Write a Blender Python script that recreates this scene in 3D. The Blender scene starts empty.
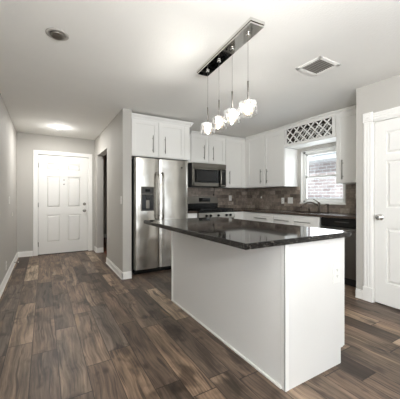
import bpy, bmesh, math, random
from mathutils import Vector, Matrix
R = math.radians
SC = bpy.context.scene
COL = SC.collection
random.seed(7)

# ------------------------------------------------------------------ camera
cam_d = bpy.data.cameras.new('camera')
cam_d.sensor_width = 36.0
cam_d.lens = 36.0 * 266.16 / 400.0
cam_d.shift_y = -0.005
cam_d.clip_start = 0.02
cam = bpy.data.objects.new('camera', cam_d)
COL.objects.link(cam)
cam.location = (0, 0, 1.168)
cam.rotation_euler = (R(90), 0, R(-30.346))
SC.camera = cam

# ------------------------------------------------------------------ world, sun, large lights, exposure
world = bpy.data.worlds.new('sky'); SC.world = world
world.use_nodes = True
wn = world.node_tree.nodes; wl = world.node_tree.links
wn.clear()
wo = wn.new('ShaderNodeOutputWorld'); wb = wn.new('ShaderNodeBackground')
wb.inputs['Color'].default_value = (0.80, 0.90, 1.0, 1); wb.inputs['Strength'].default_value = 0.85
wl.new(wb.outputs[0], wo.inputs[0])


def light(name, kind, loc, energy, color=(1, 1, 1), rot=(0, 0, 0), **kw):
    d = bpy.data.lights.new(name, kind); d.energy = energy; d.color = color
    for k, v in kw.items(): setattr(d, k, v)
    o = bpy.data.objects.new(name, d); COL.objects.link(o)
    o.location = loc; o.rotation_euler = rot
    return o


XLW = -0.44
# added soft fill light beside the camera, aimed up and forward at the ceiling
light('bounce_flash', 'AREA', (0.3, -0.8, 1.55), 46, (0.97, 0.985, 1.0), Vector((0.30, 0.55, 1.2)).to_track_quat('-Z', 'Y').to_euler(), shape='DISK', size=0.5)
light('sun', 'SUN', (0, 0, 9), 1.05, (1.0, 0.98, 0.95), (R(8), R(-58), 0), angle=R(2))
# daylight through the two tall living-room windows behind the camera
light('window_daylight', 'AREA', (0.75, -6.42, 1.25), 12, (0.93, 0.965, 1.0), (R(90), 0, 0),
      shape='RECTANGLE', size=1.7, size_y=1.9)
light('window_daylight', 'AREA', (3.55, -6.42, 1.25), 12, (0.93, 0.965, 1.0), (R(90), 0, 0),
      shape='RECTANGLE', size=1.7, size_y=1.9)
# added fill from the left, as daylight through an invented side window
light('window_daylight', 'AREA', (XLW, -1.7, 1.25), 40, (0.93, 0.965, 1.0), (0, R(-90), 0),
      shape='RECTANGLE', size=1.9, size_y=2.2)
# daylight through the kitchen window
light('kitchen_window_daylight', 'AREA', (4.30, 2.85, 1.6), 7, (0.95, 0.98, 1.0), (0, R(90), 0),
      shape='RECTANGLE', size=0.9, size_y=0.8)
SC.view_settings.view_transform = 'Standard'
SC.view_settings.look = 'None'
SC.view_settings.gamma = 1.0
SC.view_settings.use_curve_mapping = False
SC.view_settings.exposure = 1.13
SC.cycles.max_bounces = 16
SC.cycles.diffuse_bounces = 12

# ------------------------------------------------------------------ materials


def lin(c):
    return tuple(((x / 255) / 12.92 if x / 255 <= 0.04045 else ((x / 255 + 0.055) / 1.055) ** 2.4) for x in c)


class NT:
    def __init__(self, name):
        self.m = bpy.data.materials.new(name); self.m.use_nodes = True
        self.n = self.m.node_tree.nodes; self.l = self.m.node_tree.links
        self.b = self.n['Principled BSDF']; self.out = self.n['Material Output']

    def new(self, t, **kw):
        x = self.n.new('ShaderNode' + t)
        for k, v in kw.items(): setattr(x, k, v)
        return x

    def set(self, sock, v):
        if hasattr(v, 'links') or isinstance(v, bpy.types.NodeSocket): self.l.new(v, sock)
        else: sock.default_value = v

    def math(self, op, a, b=0.0, c=None):
        x = self.new('Math', operation=op)
        self.set(x.inputs[0], a); self.set(x.inputs[1], b)
        if c is not None: self.set(x.inputs[2], c)
        return x.outputs[0]

    def mix(self, f, a, b, mode='MIX'):
        x = self.new('Mix', data_type='RGBA', blend_type=mode)
        self.set(x.inputs[0], f); self.set(x.inputs[6], a); self.set(x.inputs[7], b)
        return x.outputs[2]

    def ramp(self, f, stops, interp='LINEAR'):
        x = self.new('ValToRGB'); x.color_ramp.interpolation = interp
        e = x.color_ramp.elements
        while len(e) < len(stops): e.new(0.5)
        for i, (p, c) in enumerate(stops):
            e[i].position = p; e[i].color = (*c, 1) if len(c) == 3 else c
        self.set(x.inputs[0], f)
        return x.outputs[0]

    def noise(self, vec, scale, detail=3, rough=0.55):
        x = self.new('TexNoise'); x.inputs['Scale'].default_value = scale
        x.inputs['Detail'].default_value = detail; x.inputs['Roughness'].default_value = rough
        if vec is not None: self.l.new(vec, x.inputs['Vector'])
        return x

    def pos(self):
        return self.new('NewGeometry').outputs['Position']

    def sep(self, v):
        x = self.new('SeparateXYZ'); self.l.new(v, x.inputs[0]); return x.outputs

    def comb(self, a, b, c):
        x = self.new('CombineXYZ')
        for i, v in enumerate((a, b, c)): self.set(x.inputs[i], v)
        return x.outputs[0]

    def bump(self, h, strength=0.1, dist=0.01):
        x = self.new('Bump'); x.inputs['Strength'].default_value = strength; x.inputs['Distance'].default_value = dist
        self.l.new(h, x.inputs['Height']); self.l.new(x.outputs[0], self.b.inputs['Normal'])


def plain(name, rgb, rough=0.5, metal=0.0, spec=0.5, bump=None, var=0.03):
    t = NT(name); c = lin(rgb)
    p = t.pos(); n = t.noise(p, 6.0, 2)
    a = tuple(min(1, x * (1 - var)) for x in c); b = tuple(min(1, x * (1 + var)) for x in c)
    t.l.new(t.mix(n.outputs['Fac'], (*a, 1), (*b, 1)), t.b.inputs['Base Color'])
    t.b.inputs['Roughness'].default_value = rough; t.b.inputs['Metallic'].default_value = metal
    t.b.inputs['Specular IOR Level'].default_value = spec
    if bump:
        bn = t.noise(p, bump[0], 3); t.bump(bn.outputs['Fac'], bump[1], bump[2])
    return t.m


def steel(name, rgb, rough=0.25, axis='z', wav=0.0):
    t = NT(name); p = t.pos(); s = t.sep(p)
    if axis == 'z': v = t.comb(t.math('MULTIPLY', s[0], 4), t.math('MULTIPLY', s[1], 4), t.math('MULTIPLY', s[2], 160))
    else: v = t.comb(t.math('MULTIPLY', s[0], 160), t.math('MULTIPLY', s[1], 4), t.math('MULTIPLY', s[2], 4))
    n = t.noise(v, 1.0, 2)
    c = lin(rgb)
    t.l.new(t.mix(n.outputs['Fac'], (*[x * .93 for x in c], 1), (*[min(1, x * 1.06) for x in c], 1)), t.b.inputs['Base Color'])
    t.b.inputs['Metallic'].default_value = 1.0
    t.l.new(t.math('MULTIPLY_ADD', n.outputs['Fac'], 0.1, rough - 0.05), t.b.inputs['Roughness'])
    if wav:
        w = t.noise(p, 3.2, 1); t.bump(w.outputs['Fac'], wav, 0.03)
    return t.m


def plank_floor(name, tint=(1, 1, 1)):
    t = NT(name); p = t.pos(); s = t.sep(p)
    W, L = 0.166, 0.95
    row = t.math('FLOOR', t.math('DIVIDE', t.math('ADD', s[0], 10.04), W))
    wn = t.new('TexWhiteNoise', noise_dimensions='1D'); t.l.new(row, wn.inputs['W'])
    off = t.math('MULTIPLY', wn.outputs['Value'], 7.3)
    ly = t.math('ADD', t.math('DIVIDE', t.math('ADD', s[1], 20.0), L), off)
    col = t.math('FLOOR', ly)
    w2 = t.new('TexWhiteNoise', noise_dimensions='2D'); t.l.new(t.comb(row, col, 0), w2.inputs['Vector'])
    r1 = w2.outputs['Value']; rc = t.sep(w2.outputs['Color'])
    # grain, stretched along the board and shifted from board to board
    gx = t.math('ADD', s[0], t.math('MULTIPLY', rc[0], 31.0))
    gy = t.math('ADD', s[1], t.math('MULTIPLY', rc[1], 57.0))
    warp = t.noise(t.comb(t.math('MULTIPLY', gx, 3.0), t.math('MULTIPLY', gy, 1.6), r1), 1.0, 2)
    gxx = t.math('ADD', gx, t.math('MULTIPLY', warp.outputs['Fac'], 0.11))
    fine = t.noise(t.comb(t.math('MULTIPLY', gxx, 64), t.math('MULTIPLY', gy, 3.0), r1), 1.0, 5, 0.6)
    broad = t.noise(t.comb(t.math('MULTIPLY', gxx, 11), t.math('MULTIPLY', gy, 1.7), rc[2]), 1.0, 4, 0.6)
    blot = t.noise(t.comb(t.math('MULTIPLY', gx, 5), t.math('MULTIPLY', gy, 3.2), r1), 1.0, 3, 0.6)
    base = t.ramp(r1, [(0.0, lin((60, 48, 39))), (0.2, lin((122, 100, 82))), (0.4, lin((92, 77, 66))), (0.55, lin((140, 118, 97))),
                       (0.68, lin((84, 70, 60))), (0.82, lin((112, 99, 88))), (0.92, lin((128, 104, 82))), (1.0, lin((164, 144, 120)))])
    g = t.ramp(broad.outputs['Fac'], [(0.30, (0.36, 0.34, 0.33)), (0.5, (0.96, 0.94, 0.92)), (0.68, (1.65, 1.60, 1.54))])
    c = t.mix(0.72, base, g, 'MULTIPLY')
    f = t.ramp(fine.outputs['Fac'], [(0.36, (0.42, 0.40, 0.38)), (0.6, (1.25, 1.24, 1.22))])
    c = t.mix(0.8, c, f, 'MULTIPLY')
    b2 = t.ramp(blot.outputs['Fac'], [(0.36, (0.34, 0.32, 0.31)), (0.45, (1, 1, 1))])
    c = t.mix(0.8, c, b2, 'MULTIPLY')
    crk = t.noise(t.comb(t.math('MULTIPLY', gxx, 24), t.math('MULTIPLY', gy, 1.3), rc[0]), 1.0, 3, 0.6)
    ck = t.ramp(crk.outputs['Fac'], [(0.35, (1, 1, 1)), (0.40, (0, 0, 0))])
    c = t.mix(t.math('MULTIPLY', ck, 0.7), c, (*lin((44, 35, 29)), 1))
    hs = t.new('HueSaturation'); hs.inputs['Saturation'].default_value = 0.86; t.l.new(c, hs.inputs['Color']); c = hs.outputs[0]
    # pale and amber sapwood streaks on some boards
    sap = t.noise(t.comb(t.math('MULTIPLY', gxx, 8), t.math('MULTIPLY', gy, 0.9), rc[1]), 1.0, 2)
    sm = t.math('MULTIPLY', t.ramp(sap.outputs['Fac'], [(0.64, (0, 0, 0)), (0.70, (1, 1, 1))]),
                t.math('GREATER_THAN', rc[0], 0.62))
    sapc = t.mix(rc[2], (*lin((150, 112, 70)), 1), (*lin((158, 142, 122)), 1))
    c = t.mix(t.math('MULTIPLY', sm, 0.8), c, sapc)
    # knots
    vo = t.new('TexVoronoi'); vo.inputs['Scale'].default_value = 1.0
    t.l.new(t.comb(t.math('MULTIPLY', gx, 6.5), t.math('MULTIPLY', gy, 3.4), r1), vo.inputs['Vector'])
    kn = t.ramp(vo.outputs['Distance'], [(0.05, (1, 1, 1)), (0.16, (0, 0, 0))])
    c = t.mix(t.math('MULTIPLY', kn, 0.75), c, (*lin((38, 30, 26)), 1))
    # joints
    fx = t.math('FRACT', t.math('DIVIDE', t.math('ADD', s[0], 10.04), W)); fy = t.math('FRACT', ly)
    jx = t.math('MINIMUM', fx, t.math('SUBTRACT', 1.0, fx)); jy = t.math('MINIMUM', fy, t.math('SUBTRACT', 1.0, fy))
    jm = t.math('MAXIMUM', t.math('LESS_THAN', jx, 0.016), t.math('LESS_THAN', jy, 0.004))
    c = t.mix(t.math('MULTIPLY', jm, 0.75), c, (*lin((34, 28, 24)), 1))
    c = t.mix(1.0, c, (*[q * 1.06 for q in tint], 1), 'MULTIPLY')
    t.l.new(c, t.b.inputs['Base Color'])
    t.l.new(t.math('MULTIPLY_ADD', fine.outputs['Fac'], 0.25, 0.33), t.b.inputs['Roughness'])
    t.b.inputs['Specular IOR Level'].default_value = 0.36
    h = t.math('SUBTRACT', t.math('MULTIPLY', fine.outputs['Fac'], 0.3), jm)
    t.bump(h, 0.25, 0.003)
    return t.m


def tile(name, axis):
    t = NT(name); p = t.pos(); s = t.sep(p)
    u = s[0] if axis == 'x' else s[1]
    br = t.new('TexBrick'); br.offset = 0.5
    br.inputs['Scale'].default_value = 1.0; br.inputs['Brick Width'].default_value = 0.152
    br.inputs['Row Height'].default_value = 0.076; br.inputs['Mortar Size'].default_value = 0.0016
    br.inputs['Mortar Smooth'].default_value = 0.1
    br.inputs['Color1'].default_value = (0, 0, 0, 1); br.inputs['Color2'].default_value = (1, 1, 1, 1)
    br.inputs['Mortar'].default_value = (0.5, 0.5, 0.5, 1)
    t.l.new(t.comb(u, t.math('SUBTRACT', s[2], 0.925), 0), br.inputs['Vector'])
    v = t.sep(br.outputs['Color'])[0]
    base = t.ramp(v, [(0, lin((98, 88, 80))), (0.35, lin((154, 141, 129))), (0.65, lin((122, 111, 102))), (1, lin((176, 164, 151)))])
    n = t.noise(p, 15, 6, 0.72)
    g = t.ramp(n.outputs['Fac'], [(0.32, (0.55, 0.53, 0.51)), (0.5, (0.95, 0.95, 0.95)), (0.66, (1.4, 1.38, 1.34))])
    c = t.mix(0.9, base, g, 'MULTIPLY')
    c = t.mix(br.outputs['Fac'], c, (*lin((108, 100, 92)), 1))
    t.l.new(c, t.b.inputs['Base Color']); t.b.inputs['Roughness'].default_value = 0.42
    t.bump(t.math('SUBTRACT', t.math('MULTIPLY', n.outputs['Fac'], .4), br.outputs['Fac']), 0.3, 0.004)
    return t.m


def granite(name, dark, mid, fleck, rough, fl=0.66):
    t = NT(name); p = t.pos()
    n = t.noise(p, 60, 4, 0.7); n2 = t.noise(p, 130, 2, 0.6); n3 = t.noise(p, 7, 3)
    c = t.mix(t.ramp(n.outputs['Fac'], [(0.4, (0, 0, 0)), (0.7, (1, 1, 1))]), (*lin(dark), 1), (*lin(mid), 1))
    c = t.mix(t.ramp(n2.outputs['Fac'], [(fl, (0, 0, 0)), (fl + 0.05, (1, 1, 1))]), c, (*lin(fleck), 1))
    c = t.mix(0.3, c, t.mix(n3.outputs['Fac'], (0.5, 0.5, 0.5, 1), (1.2, 1.15, 1.1, 1)), 'MULTIPLY')
    t.l.new(c, t.b.inputs['Base Color']); t.b.inputs['Roughness'].default_value = rough
    t.b.inputs['Specular IOR Level'].default_value = 0.55
    return t.m


def brick(name):
    t = NT(name); p = t.pos(); s = t.sep(p)
    br = t.new('TexBrick'); br.offset = 0.5
    br.inputs['Scale'].default_value = 1.0; br.inputs['Brick Width'].default_value = 0.24
    br.inputs['Row Height'].default_value = 0.083; br.inputs['Mortar Size'].default_value = 0.011
    br.inputs['Color1'].default_value = (*lin((180, 162, 157)), 1); br.inputs['Color2'].default_value = (*lin((212, 196, 192)), 1)
    br.inputs['Mortar'].default_value = (*lin((228, 226, 224)), 1)
    t.l.new(t.comb(s[1], s[2], 0), br.inputs['Vector'])
    n = t.noise(p, 5, 3)
    c = t.mix(0.3, br.outputs['Color'], t.ramp(n.outputs['Fac'], [(0.35, (0.8, 0.8, 0.85)), (0.65, (1.1, 1.08, 1.06))]), 'MULTIPLY')
    t.l.new(c, t.b.inputs['Base Color']); t.b.inputs['Roughness'].default_value = 0.9
    return t.m


def thin_glass(name, tint=(1, 1, 1), lo=0.05, hi=0.7, rough=0.02, wavy=0.0, frost=0.0):
    t = NT(name)
    lw = t.new('LayerWeight'); lw.inputs['Blend'].default_value = 0.35
    tr = t.new('BsdfTransparent'); tr.inputs['Color'].default_value = (*tint, 1)
    gl = t.new('BsdfGlossy'); gl.inputs['Roughness'].default_value = rough
    f = t.math('MULTIPLY_ADD', lw.outputs['Facing'], hi - lo, lo)
    if wavy:
        n = t.noise(t.pos(), 55, 3)
        bp = t.new('Bump'); bp.inputs['Strength'].default_value = wavy; bp.inputs['Distance'].default_value = 0.01
        t.l.new(n.outputs['Fac'], bp.inputs['Height']); t.l.new(bp.outputs[0], gl.inputs['Normal'])
        t.l.new(bp.outputs[0], lw.inputs['Normal'])
    if frost:
        df = t.new('BsdfTranslucent'); df.inputs['Color'].default_value = (1, 1, 1, 1)
        m2 = t.new('MixShader'); m2.inputs[0].default_value = frost; t.l.new(tr.outputs[0], m2.inputs[1]); t.l.new(df.outputs[0], m2.inputs[2]); tr = m2
    mx = t.new('MixShader'); t.l.new(f, mx.inputs[0]); t.l.new(tr.outputs[0], mx.inputs[1]); t.l.new(gl.outputs[0], mx.inputs[2])
    t.l.new(mx.outputs[0], t.out.inputs['Surface'])
    return t.m


def emit(name, rgb, strength, spots=None):
    t = NT(name); c = lin(rgb)
    t.b.inputs['Base Color'].default_value = (0.02, 0.02, 0.02, 1)
    t.b.inputs['Emission Strength'].default_value = strength
    if spots:
        n = t.noise(t.pos(), spots, 2)
        cc = t.ramp(n.outputs['Fac'], [(0.4, lin((214, 150, 84))), (0.55, c)])
        t.l.new(cc, t.b.inputs['Emission Color'])
    else: t.b.inputs['Emission Color'].default_value = (*c, 1)
    return t.m


M = dict(
    wall=plain('painted_wall', (186, 183, 177), 0.7, bump=(260, 0.12, 0.002), var=0.01),
    ceiling=plain('textured_ceiling', (234, 233, 229), 0.85, bump=(70, 0.35, 0.006), var=0.015),
    trim=plain('white_trim', (236, 235, 231), 0.35, var=0.008),
    door=plain('white_door', (232, 231, 227), 0.38, var=0.008),
    cab=plain('white_cabinet', (232, 231, 227), 0.4, var=0.008),
    island=plain('island_panel', (226, 225, 222), 0.42, var=0.008),
    floor=plank_floor('wood_planks'),
    redfloor=plank_floor('reddish_planks', (1.25, 0.62, 0.5)),
    tilex=tile('slate_tile_back', 'x'), tiley=tile('slate_tile_side', 'y'),
    black_granite=granite('black_granite', (14, 13, 13), (40, 38, 36), (112, 108, 102), 0.05, 0.60),
    brown_granite=granite('brown_granite', (62, 52, 46), (92, 80, 72), (132, 120, 110), 0.22),
    steel=steel('brushed_steel', (208, 205, 198), 0.24, 'z', 0.45),
    steel_dark=steel('dark_steel', (128, 123, 115), 0.38, 'z'),
    steel_mid=steel('range_steel', (170, 166, 158), 0.36, 'z'),
    steel_h=steel('handle_steel', (150, 146, 139), 0.28, 'z'),
    nickel=plain('satin_nickel', (150, 146, 140), 0.35, 1.0),
    chrome=plain('chrome', (226, 225, 222), 0.05, 1.0),
    bronze=plain('oil_bronze', (92, 84, 78), 0.28, 1.0),
    black=plain('black_enamel', (16, 16, 16), 0.25),
    matte=plain('matte_black', (20, 20, 20), 0.6),
    black_glass=plain('black_glass', (10, 10, 11), 0.12, spec=0.4),
    charcoal=plain('charcoal_plastic', (52, 51, 49), 0.45),
    dishw=steel('slate_steel', (122, 120, 116), 0.35, 'z'),
    plastic=plain('white_plastic', (234, 233, 228), 0.4),
    slot=plain('dark_slot', (60, 58, 55), 0.7),
    vinyl=plain('white_vinyl', (235, 235, 232), 0.4),
    pane=thin_glass('window_glass', (0.97, 0.99, 1.0), 0.03, 0.5),
    shade=thin_glass('clear_glass', (0.985, 0.985, 0.98), 0.04, 0.85, 0.02, 0.12, 0.015),
    crystal=emit('lit_crystal', (255, 240, 216), 0.75, 120),
    lamp=emit('lit_lamp', (255, 250, 240), 40.0),
    baffle=plain('grey_baffle', (176, 172, 166), 0.5, 0.0),
    brick=brick('neighbour_brick'), roof=plain('grey_shingle', (190, 190, 190), 0.9, var=0.1),
    grass=plain('ground', (120, 122, 96), 0.9, var=0.2),
    vent=plain('vent_white', (236, 234, 230), 0.5), dark=plain('duct_dark', (130, 126, 120), 0.8),
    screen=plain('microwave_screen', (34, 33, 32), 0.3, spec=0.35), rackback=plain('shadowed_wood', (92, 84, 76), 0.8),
    led=emit('blue_display', (120, 190, 200), 0.25),
)

# ------------------------------------------------------------------ mesh helpers


class MB:
    def __init__(self): self.bm = bmesh.new()

    def _take(self, t, smooth=False):
        vm = {}
        for v in t.verts: vm[v] = self.bm.verts.new(v.co)
        for f in t.faces:
            try:
                nf = self.bm.faces.new([vm[v] for v in f.verts]); nf.smooth = smooth or f.smooth
            except ValueError: pass
        t.free(); return self

    def box(self, a, b, bev=0.0, seg=2):
        t = bmesh.new()
        lo = [min(x, y) for x, y in zip(a, b)]; hi = [max(x, y) for x, y in zip(a, b)]
        bmesh.ops.create_cube(t, size=1)
        for v in t.verts: v.co = Vector([(lo[i] + hi[i]) / 2 + v.co[i] * (hi[i] - lo[i]) for i in range(3)])
        bev = min(bev, 0.45 * min(h - l for h, l in zip(hi, lo)))
        if bev > 0: bmesh.ops.bevel(t, geom=list(t.edges), offset=bev, segments=seg, affect='EDGES', profile=0.5)
        return self._take(t)

    def tube(self, pts, r, seg=12, closed=False):
        pts = [Vector(p) for p in pts]; n = len(pts); t = bmesh.new(); rings = []
        up = None
        for i, p in enumerate(pts):
            d = ((pts[i + 1] - p) if i == 0 else (p - pts[i - 1]) if i == n - 1 else (pts[i + 1] - pts[i - 1])).normalized()
            if up is None:
                up = d.cross(Vector((0, 0, 1)))
                if up.length < 1e-3: up = d.cross(Vector((1, 0, 0)))
            x = (up - d * up.dot(d)).normalized(); y = d.cross(x); up = x
            rr = r[i] if isinstance(r, (list, tuple)) else r
            rings.append([t.verts.new(p + (x * math.cos(2 * math.pi * k / seg) + y * math.sin(2 * math.pi * k / seg)) * rr) for k in range(seg)])
        for i in range(n - 1):
            for k in range(seg):
                f = t.faces.new([rings[i][k], rings[i][(k + 1) % seg], rings[i + 1][(k + 1) % seg], rings[i + 1][k]]); f.smooth = True
        t.faces.new(rings[0][::-1]); t.faces.new(rings[-1])
        bmesh.ops.recalc_face_normals(t, faces=t.faces)
        return self._take(t)

    def lathe(self, c, axis, prof, seg=24, cap0=True, cap1=True):
        """prof: list of (r, h) along axis from c."""
        a = Vector(axis).normalized()
        x = a.cross(Vector((0, 0, 1)))
        if x.length < 1e-3: x = Vector((1, 0, 0))
        x.normalize(); y = a.cross(x); c = Vector(c)
        t = bmesh.new(); rings = []
        for r, h in prof:
            r = max(r, 1e-4)
            rings.append([t.verts.new(c + a * h + (x * math.cos(2 * math.pi * k / seg) + y * math.sin(2 * math.pi * k / seg)) * r) for k in range(seg)])
        for i in range(len(prof) - 1):
            for k in range(seg):
                f = t.faces.new([rings[i][k], rings[i][(k + 1) % seg], rings[i + 1][(k + 1) % seg], rings[i + 1][k]]); f.smooth = True
        if cap0: t.faces.new(rings[0][::-1])
        if cap1: t.faces.new(rings[-1])
        bmesh.ops.recalc_face_normals(t, faces=t.faces)
        return self._take(t)

    def prism(self, poly, d):
        """poly: 3-D points of a planar outline, extruded by vector d."""
        t = bmesh.new(); d = Vector(d)
        a = [t.verts.new(p) for p in poly]; b = [t.verts.new(Vector(p) + d) for p in poly]; n = len(poly)
        t.faces.new(a); t.faces.new(b[::-1])
        for i in range(n): t.faces.new([a[i], b[i], b[(i + 1) % n], a[(i + 1) % n]])
        bmesh.ops.recalc_face_normals(t, faces=t.faces)
        return self._take(t)

    def build(self, name, mat, parent=None, origin=None):
        if parent is not None: org = ROOT[parent]
        else:
            if origin is None:
                vs = [v.co for v in self.bm.verts]
                lo = [min(v[i] for v in vs) for i in range(3)]; hi = [max(v[i] for v in vs) for i in range(3)]
                origin = ((lo[0] + hi[0]) / 2, (lo[1] + hi[1]) / 2, lo[2])
            org = Vector(origin)
        for v in self.bm.verts: v.co -= org
        me = bpy.data.meshes.new(name); self.bm.to_mesh(me); self.bm.free()
        me.materials.append(mat)
        o = bpy.data.objects.new(name, me); COL.objects.link(o)
        if parent is not None: o.parent = parent
        else: o.location = org
        ROOT[o] = org
        return o


ROOT = {}


def thing(name, label, cat, loc, group=None):
    o = bpy.data.objects.new(name, None); COL.objects.link(o)
    o.location = loc; ROOT[o] = Vector(loc); o.empty_display_size = 0.1
    o['label'] = label; o['category'] = cat
    if group: o['group'] = group
    return o


def tag(o, label, cat, group=None):
    o['label'] = label; o['category'] = cat
    if group: o['group'] = group
    return o


def struct(o): o['kind'] = 'structure'; return o


def sbox(name, a, b, mat, bev=0.0): return struct(MB().box(a, b, bev).build(name, mat))


class Face:
    """Local frame on a vertical face: u along the wall, z up, w out of the wall."""
    def __init__(s, side, plane): s.side = side; s.p = plane

    def pt(s, u, z, w):
        return (u, s.p - w, z) if s.side == 'S' else (s.p - w, u, z) if s.side == 'W' else (s.p + w, u, z) if s.side == 'E' else (u, s.p + w, z)

    def box(s, m, u0, u1, z0, z1, w0, w1, bev=0.0): return m.box(s.pt(u0, z0, w0), s.pt(u1, z1, w1), bev)


# ------------------------------------------------------------------ the room
H = 2.44
XL, YF, XH, YS, YB, XR, XP, YP, YR = -0.46, 6.27, 0.966, 3.83, 4.76, 4.04, 3.16, 1.77, -6.5
T = 0.12
XE = 5.2   # right end of the living room behind the camera
m = MB(); m.box((XL - .2, YR - .2, -0.1), (XE + .2, -.18, 0)); m.box((XL - .2, -.1801, -0.1), (XR + T + .01, YF + .2, 0))
struct(m.build('floor', M['floor']))
sbox('floor_side_room', (1.092 + .001, YB + .12, -0.02), (2.8, 8.2, 0.001), M['redfloor'])
m = MB(); m.box((XL - .2, YR - .2, H), (XE + .2, -.18, H + .1)); m.box((XL - .2, -.1801, H), (XR + T + .01, 8.3, H + .1))
struct(m.build('ceiling', M['ceiling']))
m = MB(); m.box((XL - T, YR - .2, 0), (XL, -2.8, H)); m.box((XL - T, -.6, 0), (XL, YF + T, H)); m.box((XL - T, -2.8, 0), (XL, -.6, .3)); m.box((XL - T, -2.8, 2.2), (XL, -.6, H))
struct(m.build('wall_left', M['wall']))
m = MB()
for a, b in (((-2.8, .3), (-2.75, 2.2)), ((-.65, .3), (-.6, 2.2)), ((-2.8, .3), (-.6, .35)), ((-2.8, 2.15), (-.6, 2.2)), ((-2.8, 1.22), (-.6, 1.27))): m.box((XL - .1, a[0], a[1]), (XL - .04, b[0], b[1]))
struct(m.build('window_4', M['vinyl']))  # added side window, out of view, there for light from the left
# far wall with the front door opening
DX0, DX1, DZ = -0.105, 0.83, 2.04
m = MB(); m.box((XL, YF, 0), (DX0 - .02, YF + T, H)); m.box((DX1 + .02, YF, 0), (1.092, YF + T, H)); m.box((DX0 - .02, YF, DZ + .02), (DX1 + .02, YF + T, H))
struct(m.build('wall_front', M['wall']))
# hall wall with its plain opening
m = MB(); m.box((XH, YS, 0), (1.092, 4.94, H)); m.box((XH, 5.95, 0), (1.092, YF, H)); m.box((XH, 4.94, 2.05), (1.092, 5.95, H))
struct(m.build('wall_hall', M['wall']))
# dim room beyond the opening
sbox('wall_side_room_far', (1.092, 8.1, 0), (2.8, 8.2, H), M['wall'])
sbox('wall_side_room_right', (2.7, YB + T, 0), (2.8, 8.1, H), M['wall'])
sbox('wall_side_room_left', (1.0, YF + T, 0), (1.092, 8.2, H), M['wall'])
sbox('baseboard_side_room', (1.095, 8.085, 0.001), (2.7, 8.1, 0.11), M['trim'], 0.003)
sbox('wall_back', (1.092, YB, 0), (XR + T, YB + T, H), M['wall'])
# right wall with the kitchen window opening
WY0, WY1, WZ0, WZ1 = 2.43, 3.26, 1.075, 2.0
m = MB(); m.box((XR, YP - T, 0), (XR + T, WY0, H)); m.box((XR, WY1, 0), (XR + T, YB, H))
m.box((XR, WY0, 0), (XR + T, WY1, WZ0)); m.box((XR, WY0, WZ1), (XR + T, WY1, H))
struct(m.build('wall_right', M['wall']))
# pantry wall with door opening, and its return beside the cabinets
PY0, PY1, PZ = 0.79, 1.575, 2.005
m = MB(); m.box((XP, PY1 + .02, 0), (XP + T, YP, H)); m.box((XP, -0.3, 0), (XP + T, PY0 - .02, H)); m.box((XP, PY0 - .02, PZ + .02), (XP + T, PY1 + .02, H))
m.box((XP + T, YP - T, 0), (XR, YP, H)); m.box((XP + T, -0.3, 0), (XE, -0.3 + T, H))
struct(m.build('wall_pantry', M['wall']))
sbox('wall_pantry_inside', (XP + .75, -0.18, 0), (XP + .8, YP - T, H), M['wall'])
sbox('wall_living_right', (XE, YR, 0), (XE + T, -0.18, H), M['wall'])
# rear wall of the living room with two window openings
m = MB()
for x0, x1, z0, z1 in ((XL, -0.15, 0, H), (1.65, 2.65, 0, H), (4.45, XE, 0, H), (-0.15, 1.65, 0, .25), (-0.15, 1.65, 2.25, H), (2.65, 4.45, 0, .25), (2.65, 4.45, 2.25, H)):
    m.box((x0, YR - T, z0), (x1, YR, z1))
struct(m.build('wall_rear', M['wall']))
for k, x0 in enumerate((-0.15, 2.65)):
    m = MB()
    for a, b in (((x0, .25), (x0 + .05, 2.25)), ((x0 + 1.75, .25), (x0 + 1.8, 2.25)), ((x0, .25), (x0 + 1.8, .3)), ((x0, 2.2), (x0 + 1.8, 2.25)), ((x0, 1.22), (x0 + 1.8, 1.27))):
        m.box((a[0], YR - .08, a[1]), (b[0], YR - .03, b[1]))
    struct(m.build('window_%d' % (k + 2), M['vinyl']))


def baseboard(name, face, u0, u1, h=0.105):
    m = MB()
    face.box(m, u0, u1, 0.001, h - .02, 0.0005, 0.014, 0.002); face.box(m, u0, u1, h - .022, h, 0.0005, 0.009, 0.003)
    face.box(m, u0, u1, 0.001, 0.018, 0.012, 0.024, 0.005)
    return struct(m.build(name, M['trim']))


baseboard('baseboard_left', Face('E', XL), YR, YF)
baseboard('baseboard_front', Face('S', YF), XL + .015, DX0 - .09)
baseboard('baseboard_hall', Face('W', XH), YS - .014, 4.94)
baseboard('baseboard_hall_far', Face('W', XH), 5.95, YF - .02)
baseboard('baseboard_stub', Face('S', YS), XH - .014, 1.092)
baseboard('baseboard_jamb', Face('S', 5.95), XH, 1.092)
baseboard('baseboard_pantry', Face('W', XP), 1.66, YP)
baseboard('baseboard_pantry_near', Face('W', XP), -0.3, PY0 - .11)

# ------------------------------------------------------------------ doors


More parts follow.
